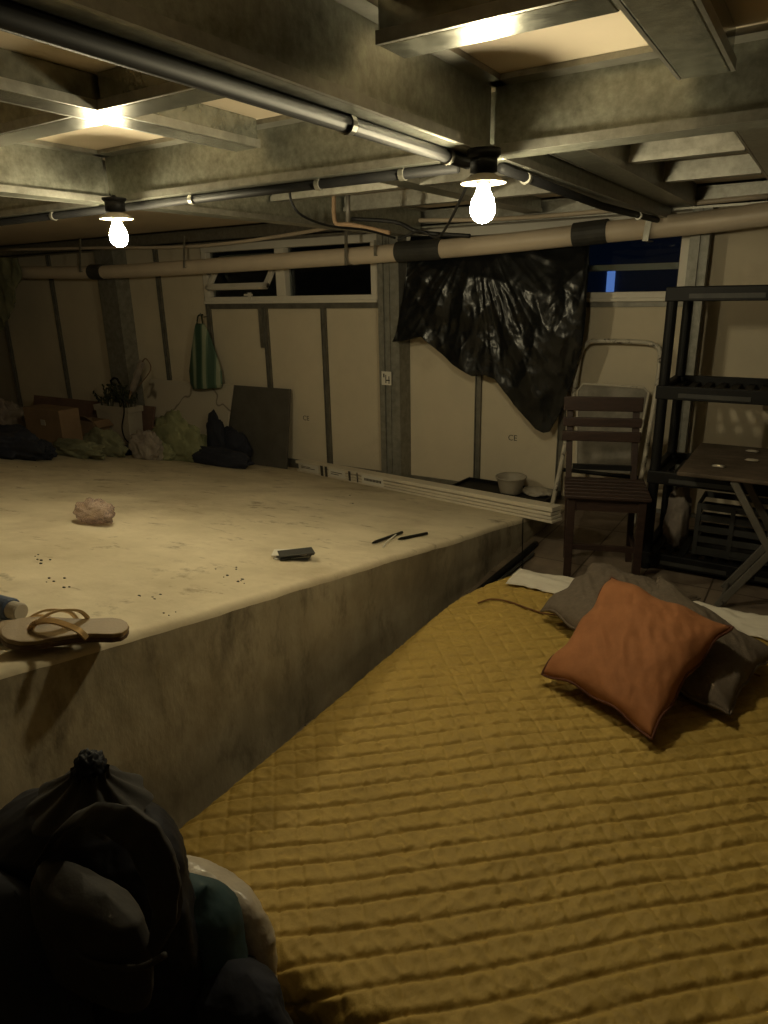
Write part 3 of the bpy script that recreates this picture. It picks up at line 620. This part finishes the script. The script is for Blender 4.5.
# ---------------------------------------------------------------- clutter at the far left of the platform
def slab(name, x0, x1, h, yb, yt, th, m, lab, cat, zb=None, bevel=.002):
    zb = zp((x0+x1)/2, yb) if zb is None else zb
    b = B(); vs = []
    lean = (yt-yb)/h
    T = Matrix.Translation((0, yb, zb)) @ Matrix.Shear('XY', 4, (0, 0))
    ang = -math.atan2(yt-yb, h); T = Matrix.Translation((0, yb, zb+.004)) @ Matrix.Rotation(ang, 4, 'X')
    box(b, x0, x1, 0, th, 0, h, T)
    return tag(obj(name, b, m, bevel=bevel), lab, cat)
xl = at(229, 425, Y=4.27).x; xr = at(288, 425, Y=4.27).x
slab('dark_board', xl-.05, xr+.01, .645, 4.20, 4.31, .02, 'slab', 'dark grey square board leaning on the wall below the left hand window', 'board')
b = None
xl = at(146, 415, Y=4.2).x; xr = at(226, 415, Y=4.2).x
slab('pale_board', xl, xr+.02, .66, 4.09, 4.30, .018, 'marble', 'pale veined board leaning on the wall left of the dark board', 'board')
gz = lambda x, y: zp(x, y)
def cloth(name, c_px, base_px, r, m, lab, cat='cloth', seed=1, amp=.25, s=3, rot=0, sub=5, dz=0, dy=0, grp=None):
    p = onp(*base_px); 
    return tag(obj(name, heap(B(), (p.x, p.y+r[1]*.8+dy, zp(p.x,p.y)+r[2]*.55+dz), r, seed, amp, s, sub, ground=gz, rot=rot), m, smooth=True), lab, cat, grp)
def lumps(name, parts, m, lab, cat, seed=1, amp=.25, s=3):
    b = B()
    for i, (px, py, r, dz) in enumerate(parts):
        p = onp(px, py); heap(b, (p.x, p.y+r[1]*.8, zp(p.x,p.y)+r[2]*.55+dz), r, seed+i*1.7, amp, s, 5, ground=gz, rot=.4*i)
    return tag(obj(name, b, m, smooth=True), lab, cat)
def blob(b, x0, x1, yt, yb, dep, seed, amp=.25, s=3, rot=0, sub=5):
    # a lump whose outline spans the given extents on a plane through its middle
    base = onp((x0+x1)/2, yb); Y = base.y + dep*.8
    L_ = at(x0, (yt+yb)/2, Y=Y); R_ = at(x1, (yt+yb)/2, Y=Y); T_ = at((x0+x1)/2, yt, Y=Y); z0 = zp((L_.x+R_.x)/2, Y)
    rz = max(.03, (T_.z-z0)/1.75)
    heap(b, ((L_.x+R_.x)/2, Y, z0+rz*.75), ((R_.x-L_.x)/2.1, dep, rz), seed, amp, s, sub, ground=gz, rot=rot)
def pile(name, parts, m, lab, cat, amp=.22, s=3):
    b = B()
    for i, q in enumerate(parts): blob(b, *q, amp=amp, s=s)
    return tag(obj(name, b, m, smooth=True), lab, cat)
pile('black_jacket', [(193,248,449,467,.07,2),(212,247,430,464,.08,3),(206,232,404,458,.05,5),(208,224,417,463,.04,9)], 'navy', 'black jacket heaped against the pale board on the platform', 'jacket', .16)
pile('green_cloth', [(158,196,420,461,.06,6),(180,212,437,460,.06,8),(147,170,443,460,.05,3)], 'green', 'pale green cloth bundle in front of the pale veined board', 'cloth', .28)
pile('striped_cloth', [(136,158,434,460,.07,4)], 'paleclo', 'small greyish bundle left of the pale green cloth', 'cloth', .3)
pile('green_jacket', [(58,98,443,458,.07,8),(88,120,434,456,.05,10)], 'olive', 'olive green jacket spread in front of the cardboard box', 'jacket', .34)
for px, lab in ((123,'black shoe in front of the planter, left of the two'),(134,'black shoe in front of the planter, right of the two')):
    p = onp(px, 455); sh = thing('shoe', lab, 'shoe', pn(p.x,p.y+.04,0), .35)
    b = B(); heap(b, (0,0,.04), (.035,.09,.04), 1, .08, 2, 4, ground=lambda x,y:.012); obj('upper', b, 'navy', sh, smooth=True)
    b = B(); lathe(b, [(.0005,0),(.036,0),(.038,.012),(.0005,.014)]); o = obj('sole', b, 'blackpl', sh); o.scale = (1,2.3,1)
pile('navy_clothes', [(-34,30,428,458,.12,11),(14,48,441,459,.08,12)], 'navy', 'dark navy clothes piled at the far left', 'clothes', .26)
pile('pale_clothes', [(-30,12,402,440,.10,13),(4,28,408,440,.07,15)], 'paleclo', 'dirty white clothes on top of the navy pile at the far left', 'clothes', .34)
def carton(px0, px1, pyb, pyt, dep, m, lab, open_=False, yo=0, name='cardboard_box', rz=0):
    a = onp(px0, pyb); c = onp(px1, pyb); y = (a.y+c.y)/2 + yo; A = at(px0, pyb, Y=y); C = at(px1, pyb, Y=y); tp = at((px0+px1)/2, pyt, Y=y)
    wd = C.x-A.x; z0 = zp((A.x+C.x)/2, y+dep)+.0; h = tp.z - z0
    t = thing(name, lab, 'box', ((A.x+C.x)/2, y, z0+.003), rz)
    b = B(); th = .006; s = wd/2
    box(b, -s, s, 0, th, 0, h); box(b, -s, s, dep-th, dep, 0, h); box(b, -s, -s+th, th, dep-th, 0, h); box(b, s-th, s, th, dep-th, 0, h); box(b, -s+th, s-th, th, dep-th, 0, th)
    if not open_: box(b, -s, s, 0, dep, h, h+th)
    obj('box_body', b, m, t)
    if open_:
        f = B(); T = Matrix.Translation((0,0,h)) @ Matrix.Rotation(math.radians(-38),4,'X'); box(f, -s, s, -.10, 0, 0, .005, T); obj('flap', f, m, t)
        f = B(); T = Matrix.Translation((s,0,h)) @ Matrix.Rotation(math.radians(40),4,'Y'); box(f, 0, .08, 0, dep, 0, .005, T); obj('flap', f, m, t)
    return t, h, s
t, h, s = carton(32, 66, 458, 411, .18, 'card', 'brown cardboard box with a small white sticker among the clutter', yo=.30)
b = B(); box(b, -.02, .04, -.003, 0, h*.66, h*.78); o = obj('sticker', b, 'tub', t); o['label'] = 'small white sticker'
carton(82, 98, 456, 422, .16, 'card', 'open brown cardboard box left of the planter', True, .35)
p = at(25, 396, Y=4.0); q_ = at(92, 396, Y=4.0)
slab('brown_board', p.x, q_.x, p.z - zp(p.x,4.0), 3.98, 4.1, .02, 'darkcard', 'long dark brown board standing upright behind the cardboard box', 'board')
# planter
a = onp(118, 455); y = a.y+.25; A = at(98, 430, Y=y); C = at(130, 430, Y=y); top = at(118, 407, Y=y).z; z0 = zp(a.x, y+.1)
pl = thing('planter', 'off white rectangular plastic planter holding dry plants and tools', 'planter', ((A.x+C.x)/2, y, z0))
s = (C.x-A.x)/2; h = top-z0
b = B(); V = []
for k, (w_, zz) in enumerate(((.86,0),(.97,h-.05),(1.04,h-.05),(1.06,h),(.96,h),(.92,h-.04),(.82,.02))):
    V.append([b.verts.new((sx*s*w_, .08+sy*.08*w_, zz)) for sx, sy in ((-1,-1),(1,-1),(1,1),(-1,1))])
for A_, C_ in zip(V, V[1:]):
    for k in range(4): b.faces.new((A_[k],A_[(k+1)%4],C_[(k+1)%4],C_[k]))
b.faces.new(V[0][::-1]); b.faces.new(V[-1]); obj('tub', b, 'tub', pl, bevel=.003)
b = B(); box(b, -s*.9, s*.9, .02, .14, h-.06, h-.045); obj('soil', b, 'leaf', pl)
b = B()
for k in range(26):
    x0 = random.uniform(-s*.8, s*.8); y0 = .08+random.uniform(-.05,.05); a_ = random.uniform(-.5,.5); ln = random.uniform(.08,.24)
    tip = Vector((x0+math.sin(a_)*ln, y0+random.uniform(-.05,.05), h+ln*.8)); tube(b, [(x0,y0,h-.05), ((x0+tip.x)/2+.01,y0,h+ln*.4), tip], .004, 5)
    for j in range(4):
        c_ = Vector((x0,y0,h)).lerp(tip, .35+.2*j); bmesh.ops.create_icosphere(b, subdivisions=1, radius=.016, matrix=Matrix.Translation(c_+Vector((random.uniform(-.02,.02),0,0))) @ Matrix.Rotation(random.uniform(0,3),4,'Y') @ Matrix.Diagonal((1.5,.5,.6,1)))
obj('dry_plant', b, 'leaf', pl)
Yt = y+.12
A = at(127,404,Y=Yt); C = at(142,362,Y=Yt); tl = thing('paint_roller', 'pale long handled paint roller standing in the planter', 'paint roller', (0,0,0))
obj('roller_sleeve', tube(B(), [A.lerp(C,.35), C], .028, 14), 'paleclo', tl); obj('handle', tube(B(), [A, A.lerp(C,.35)], .010, 10), 'card', tl)
obj('wire_frame', tube(B(), smooth_path([C, C+Vector((.06,0,.03)), C+Vector((.10,0,-.06)), A.lerp(C,.45)+Vector((.07,0,0))],6), .005, 6), 'card', tl)
pts = smooth_path([at(123,395,Y=Yt-.16), at(124,412,Y=Yt-.18), at(122,428,Y=Yt-.18), at(126,440,Y=Yt-.18), at(133,443,Y=Yt-.18), at(132,434,Y=Yt-.18)], 6)
tag(obj('loose_cable', tube(B(), pts, .006, 8), 'blackpl', smooth=True), 'black cable looping down over the front of the planter', 'cable')
tag(obj('cable_coil', tube(B(), [(Vector(at(116,388,Y=Yt)) + Vector((.07*math.cos(k/16*2*math.pi), .01*math.sin(k*3), .09*math.sin(k/16*2*math.pi)))) for k in range(16)], .010, 8, closed=True), 'blackpl', smooth=True), 'black coiled cable standing in the planter', 'cable')
# spare grey panel beside planter
p = at(137, 430, Y=4.05); q_ = at(146, 430, Y=4.05); slab('grey_offcut', p.x, q_.x+.05, .42, 4.02, 4.14, .015, 'darkcard', 'narrow brown board offcut standing right of the planter', 'board')
# striped bag hanging from the stud
hk = at(205, 322, Y=4.30)
bg = thing('shopping_bag', 'green striped woven shopping bag hanging from a stud left of the window', 'bag', (hk.x, 4.30, hk.z))
zb = at(205, 387, Y=4.28).z - hk.z
def bagf(u, v):
    a = 2*math.pi*u; t = v; wl = .045+.135*min(1, t*1.35)**.8; d = .02+.055*min(1, t*1.1)
    if t > .96: wl *= .9
    k = 1+.10*math.sin(a*5+t*3)*(1-t*.6)
    return (wl*k*math.cos(a)+.02*t, -.06 + d*k*math.sin(a), zb*(.02+t*.98) + .012*math.cos(a)*t)
b = B(); grid(b, 60, 30, bagf); bmesh.ops.remove_doubles(b, verts=b.verts[:], dist=.001)
bmesh.ops.holes_fill(b, edges=[e_ for e_ in b.edges if e_.is_boundary]); obj('bag_body', b, 'stripe', bg, smooth=True)
for sx in (-1,1): obj('handle', tube(B(), smooth_path([(sx*.035,-.06,-.02),(sx*.02,-.05,.05),(0,-.02,.06)],6), .007, 8), 'leaf', bg, smooth=True)
obj('hook', tube(B(), smooth_path([(0,.04,.045),(0,-.01,.04),(0,-.04,.05),(0,-.045,.075)],5), .004, 6), 'rim', bg, smooth=True)
# green coat hanging at the left edge
def coat(u, v):
    py = 258 + 80*v; wv = 20 + 3*math.sin(v*9); px = -34 + (wv+34)*u*(1 - .45*max(0, v-.55)/.45); q = at(px, py, Y=4.05)
    q.y = 4.05 - .05*math.sin(u*math.pi)*1.2 - .03*ridged((q.x*5, q.z*2.5, 3), 1.5, 3); return q
b = B(); grid(b, 50, 60, coat); o = tag(obj('hanging_coat', b, 'olive', smooth=True), 'olive green coat hanging from the drain pipe at the left edge', 'coat'); sm = o.modifiers.new('solid','SOLIDIFY'); sm.thickness = .02
# ---------------------------------------------------------------- step ladder leaning behind the chair
ld = thing('step_ladder', 'old white painted folding step ladder leaning on the wall behind the chair', 'step ladder', (0,0,0))
def lp(px, py, t): return at(px, py, Y=4.08+.22*t)
pts = [lp(552,506,0), lp(566,440,.4), lp(574,392,.75), lp(580,356,.93), lp(586,345,.98), lp(596,341,1), lp(640,342,1), lp(654,345,.98), lp(660,353,.94), lp(657,385,.78), lp(648,440,.42), lp(634,520,-.1), lp(630,548,-.2)]
pts[0].z = max(.012, pts[0].z); pts[-1].z = .012
obj('outer_frame', tube(B(), [q for i in range(1) for q in smooth_path(pts, 5)], .014, 12), 'ladderwhite', ld, smooth=True)
Tn = [lp(578,470,.30), lp(634,473,.30), lp(650,392,.82), lp(645,387,.84), lp(585,383,.84), lp(579,390,.82)]
b = B(); f1 = [b.verts.new(q+Vector((0,-.03,0))) for q in Tn]; f2 = [b.verts.new(q+Vector((0,-.012,0))) for q in Tn]
b.faces.new(f1); b.faces.new(f2[::-1])
for i in range(6): b.faces.new((f1[i],f1[(i+1)%6],f2[(i+1)%6],f2[i]))
o = obj('step', b, 'plate', ld, bevel=.003); o['label'] = 'folded up grey stained step plate'
obj('step_rim', tube(B(), [q+Vector((0,-.034,0)) for q in (Tn[0],Tn[5],Tn[4],Tn[3],Tn[2],Tn[1])], .007, 8), 'ladderwhite', ld)
b = tube(B(), [lp(566,468,.22)+Vector((0,-.05,0)), lp(640,476,.2)+Vector((0,-.05,0))], .012, 10); obj('cross_bar', b, 'blackpl', ld, smooth=True)
# ---------------------------------------------------------------- wooden chair
ch = thing('wooden_chair', 'dark red brown slatted wooden chair facing the bed', 'chair', (-.90, 3.05, 0), math.radians(18))
W_ = .31; D_ = .31
for x in (0, W_): obj('leg', box(B(), x-.018, x+.018, -.018, .018, 0, .425), 'chairwood', ch, bevel=.003)
SK = -.028
for x in (.0, W_):
    b = B(); bar(b, (x, D_+.03, 0), (x+SK*.5, D_-.01, .44), .03, .034, up=(0,1,0)); bar(b, (x+SK*.5, D_-.01, .43), (x+SK, D_+.055, .835), .03, .034, up=(0,1,0)); obj('leg', b, 'chairwood', ch, bevel=.003)
for k in range(6):
    y0 = -.035 + k*.059; obj('seat_slat', box(B(), -.035, W_+.035, y0, y0+.05, .43, .447), 'chairwood', ch, bevel=.004)
b = B(); box(b, .018, W_-.018, -.012, .012, .37, .425); obj('apron', b, 'chairwood', ch)
b = B(); box(b, .018, W_-.018, D_-.03, D_-.01, .38, .425); obj('apron', b, 'chairwood', ch)
for x in (0, W_): obj('apron', box(B(), x-.01, x+.01, .018, D_-.01, .38, .425), 'chairwood', ch)
obj('stretcher', box(B(), .018, W_-.018, -.01, .01, .175, .20), 'chairwood', ch)
for x in (0, W_): obj('stretcher', box(B(), x-.009, x+.009, .018, D_+.0, .13, .155), 'chairwood', ch)
for z0, z1 in ((.775,.845),(.70,.745),(.63,.68)):
    yy = D_-.01 + (z0-.43)/.405*.065; obj('back_slat', box(B(), -.03+SK, W_+.03+SK, yy-.032, yy-.016, z0, z1), 'chairwood', ch, bevel=.004)
obj('back_rail', box(B(), .0, W_-.03, D_-.02, D_-.002, .49, .515), 'blackpl', ch)
# ---------------------------------------------------------------- black plastic shelf rack
SX0, SX1, SY0, SY1 = -.645, .27, 3.40, 3.87
sh = thing('shelf_rack', 'black plastic four tier shelf rack against the wall at the right', 'shelf rack', ((SX0+SX1)/2, (SY0+SY1)/2, 0))
cx, cy = (SX0+SX1)/2, (SY0+SY1)/2; hx, hy = (SX1-SX0)/2, (SY1-SY0)/2
tiers = [.03, .445, .85, 1.285]
for k, z in enumerate(tiers):
    b = B(); th = .062
    box(b, -hx, hx, -hy, -hy+.03, z, z+th); box(b, -hx, hx, hy-.03, hy, z, z+th); box(b, -hx, -hx+.03, -hy+.03, hy-.03, z, z+th); box(b, hx-.03, hx, -hy+.03, hy-.03, z, z+th)
    for j in range(14):
        x = -hx+.05+j*(2*hx-.1)/13; box(b, x-.018, x+.018, -hy+.03, hy-.03, z+.022, z+.034)
    box(b, -hx+.03, hx-.03, -.012, .012, z+.008, z+.022)
    t = obj('shelf', b, 'blackpl', sh, bevel=.004)
    # moulded relief on the front rim
    r_ = B(); box(r_, -hx+.10, -.06, -hy-.004, -hy, z+.012, z+.032); box(r_, .06, hx-.10, -hy-.004, -hy, z+.012, z+.032); obj('rim_relief', r_, 'coupling', t)
for sx in (-1,1):
    for sy in (-1,1):
        for z0, z1 in zip([0]+[z+.062 for z in tiers], tiers):
            if z1-z0 > .01: obj('post', tube(B(), [(sx*(hx-.028), sy*(hy-.028), z0), (sx*(hx-.028), sy*(hy-.028), z1)], .024, 16), 'blackpl', sh, smooth=False)
# crates and bags on the rack's lower tier
b = B(); cxr = -.20
X0, X1, Y0, Y1, Z0c, Z1c = -.42, .05, 3.50, 3.74, .088, .36
for k in range(5): 
    z = Z0c+.01+k*.055
    box(b, X0, X1, Y0, Y0+.008, z, z+.03); box(b, X0, X0+.008, Y0+.008, Y1, z, z+.03); box(b, X1-.008, X1, Y0+.008, Y1, z, z+.03); box(b, X0, X1, Y1-.008, Y1, z, z+.03)
for x in (X0+.0, X0+.15, X0+.31, X1-.02): box(b, x, x+.02, Y0-.006, Y0, Z0c, Z1c-.02)
box(b, X0, X1, Y0, Y1, Z0c, Z0c+.008)
tag(obj('plastic_crate', b, 'crate'), 'grey slotted plastic crate on the lowest tier of the black rack', 'crate')
b = heap(B(), (-.515, 3.6, .23), (.05,.09,.15), 21, .2, 3, 4, ground=lambda x,y:.088); tag(obj('plastic_bag', b, 'paleclo', smooth=True), 'pale crumpled bag between the crate and the rack post', 'bag')
# ---------------------------------------------------------------- folding table at the right edge
ft = thing('folding_table', 'small folding table with a dirty wooden top pushed into the black rack', 'table', (-.08, 3.4, 0))
b = B(); box(b, -.385, .36, -.33, .32, .580, .600); obj('tabletop', b, 'bristle', ft, bevel=.006)
for y in (-.31, -.09):
    b = B(); bar(b, (-.165, y, .58), (.185, y, .004), .03, .018, up=(0,1,0)); obj('leg', b, 'rim', ft, bevel=.003)
    b = B(); bar(b, (.185, y+.022, .58), (-.165, y+.022, .004), .03, .018, up=(0,1,0)); obj('leg', b, 'rim', ft, bevel=.003)
obj('leg_bar', tube(B(), [(-.15,-.31,.03),(-.15,-.07,.03)], .009, 8), 'rim', ft)
obj('leg_bar', tube(B(), [(.17,-.31,.03),(.17,-.07,.03)], .009, 8), 'rim', ft)
for k, (px, py) in enumerate(((719,467),(752,452),(752,461))):
    q = at(px, py, Z=.602); b = heap(B(), (q.x,q.y,.605), (.022,.014,.006), k, .3, 3, 3, ground=lambda x,y:.601)
    tag(obj('crumb', b, 'tub', smooth=True), ['pale chip nearest the front of the dirty tabletop','pale chip at the back of the dirty tabletop','middle pale chip on the dirty tabletop'][k], 'chip')
# ---------------------------------------------------------------- foreground heap
g0 = lambda x, y: 0.0
bp = thing('backpack', 'black rucksack with a gathered top standing in the bottom left corner', 'backpack', (0,0,0))
def contour(b, rows, Y, dep, seed, amp=.02, n=90, m=70, dy=0):     # a soft body whose width follows measured rows from top to bottom
    def fn(u, v):
        t = v*(len(rows)-1); i = min(int(t), len(rows)-2); f = t-i; py, l, r = [rows[i][k]*(1-f)+rows[i+1][k]*f for k in range(3)]
        L_ = at(l, py, Y=Y); R_ = at(r, py, Y=Y); a = 2*math.pi*u; c = (L_+R_)/2; hw = (R_-L_).length/2
        cap = min(1, (v*6)**.5 if v < 1/6 else 1)
        x = c.x + hw*math.copysign(abs(math.cos(a))**.9, math.cos(a)); y = Y + dy*v + dep*cap*math.sin(a); z = c.z
        z -= .55*dep*cap*max(0, math.sin(a))
        p = Vector((x,y,z)); k = amp*ridged((x*5+seed, y*5, z*3.2), 1.3, 5) + amp*.8*fbm((x*6, y*6+seed, z*4), 1, 4)
        nx = Vector((math.cos(a), math.sin(a), 0)); p += nx*k*min(1, v*5); p.z = max(p.z, .004); return p
    grid(b, n, m, fn); bmesh.ops.remove_doubles(b, verts=b.verts[:], dist=.0006); return b
rows = [(796,78,112),(806,64,130),(826,48,146),(852,34,158),(880,22,166),(905,14,168),(940,6,162),(980,-4,158),(1040,-16,162),(1120,-60,190),(1220,-60,196),(1300,-60,196)]
obj('body', contour(B(), rows, .50, .10, 1.0, .015, 140, 110, dy=-.02), 'blackcloth', bp, smooth=True)
def neck(u, v):
    a = 2*math.pi*u; c = at(90, 803-36*v, Y=.50); r_ = .085*(1-v)**1.3+.016+.012*max(0,v-.75)*4; k = 1+.16*math.sin(a*10)*(.35+.65*v)
    return (c.x+r_*k*math.cos(a), .50+r_*.8*k*math.sin(a), c.z)
b = B(); grid(b, 120, 16, neck); bmesh.ops.remove_doubles(b, verts=b.verts[:], dist=.0004); obj('gathered_neck', b, 'charcloth', bp, smooth=True)
c = at(90, 768, Y=.5); b = B(); heap(b, (c.x, .5, c.z), (.018,.018,.022), 3, .3, 6, 4); obj('toggle', b, 'blackcloth', bp, smooth=True)
# rim of the open lid, arching over the dark front
def lid(u, v):
    tab = [(55,842),(75,812),(100,800),(130,806),(155,826),(172,856),(180,890),(176,925),(160,955)]
    t = u*(len(tab)-1); i = min(int(t), len(tab)-2); f = t-i; f = f; px = tab[i][0]*(1-f)+tab[i+1][0]*f; py = tab[i][1]*(1-f)+tab[i+1][1]*f
    cx, cy = 115, 900; k = 1.0-.16*v; q = at(cx+(px-cx)*k, cy+(py-cy)*k, Y=.405+.02*math.sin(v*math.pi)); q.y = .40 - .025*math.sin(v*math.pi) + .02*v + .004*ridged((q.x*14,q.z*14,1),1,2); return q
b = B(); grid(b, 60, 12, lid); o = obj('lid', b, 'charcloth', bp, smooth=True); sm = o.modifiers.new('solid','SOLIDIFY'); sm.thickness = .008
b = B(); contour(b, [(878,66,100),(890,55,122),(910,52,130),(945,50,131),(968,60,128)], .385, .03, 3.0, .006, 60, 40); obj('front_pocket', b, 'charcloth', bp, smooth=True)
pts = smooth_path([at(52,880,Y=.375), at(60,925,Y=.36), at(90,960,Y=.355), at(135,968,Y=.36), at(165,955,Y=.375)], 8); obj('strap_cord', tube(B(), pts, .004, 8), 'charcloth', bp, smooth=True)
b = contour(B(), [(866,-40,6),(890,-60,26),(920,-80,40),(960,-90,44),(1040,-90,44),(1150,-90,44)], .36, .07, 6.0, .012, 80, 60); tag(obj('dark_jacket', b, 'navy', smooth=True), 'black jacket slumped against the rucksack at the bottom left edge of the picture', 'jacket')
b = contour(B(), [(878,184,204),(900,184,214),(950,184,226),(1000,186,240),(1060,188,252),(1160,190,270)], .56, .05, 9.0, .010, 80, 60); tag(obj('teal_bag', b, 'teal', smooth=True), 'dark teal fabric bag standing right of the black rucksack', 'bag')
b = contour(B(), [(866,192,204),(873,184,228),(888,180,240),(912,186,252),(942,198,259),(970,212,260),(1010,224,258),(1060,228,258)], .63, .03, 12.0, .014, 90, 70); tag(obj('plastic_bag', b, 'plasticwhite', smooth=True), 'translucent whitish plastic bag between the teal bag and the foot of the bed', 'bag')
b = contour(B(), [(965,226,244),(985,214,262),(1015,210,280),(1060,210,300),(1130,210,320)], .55, .04, 14.0, .016, 110, 90); tag(obj('dark_trousers', b, 'navy', smooth=True), 'black trousers bunched at the foot of the bed at the bottom of the picture', 'trousers')
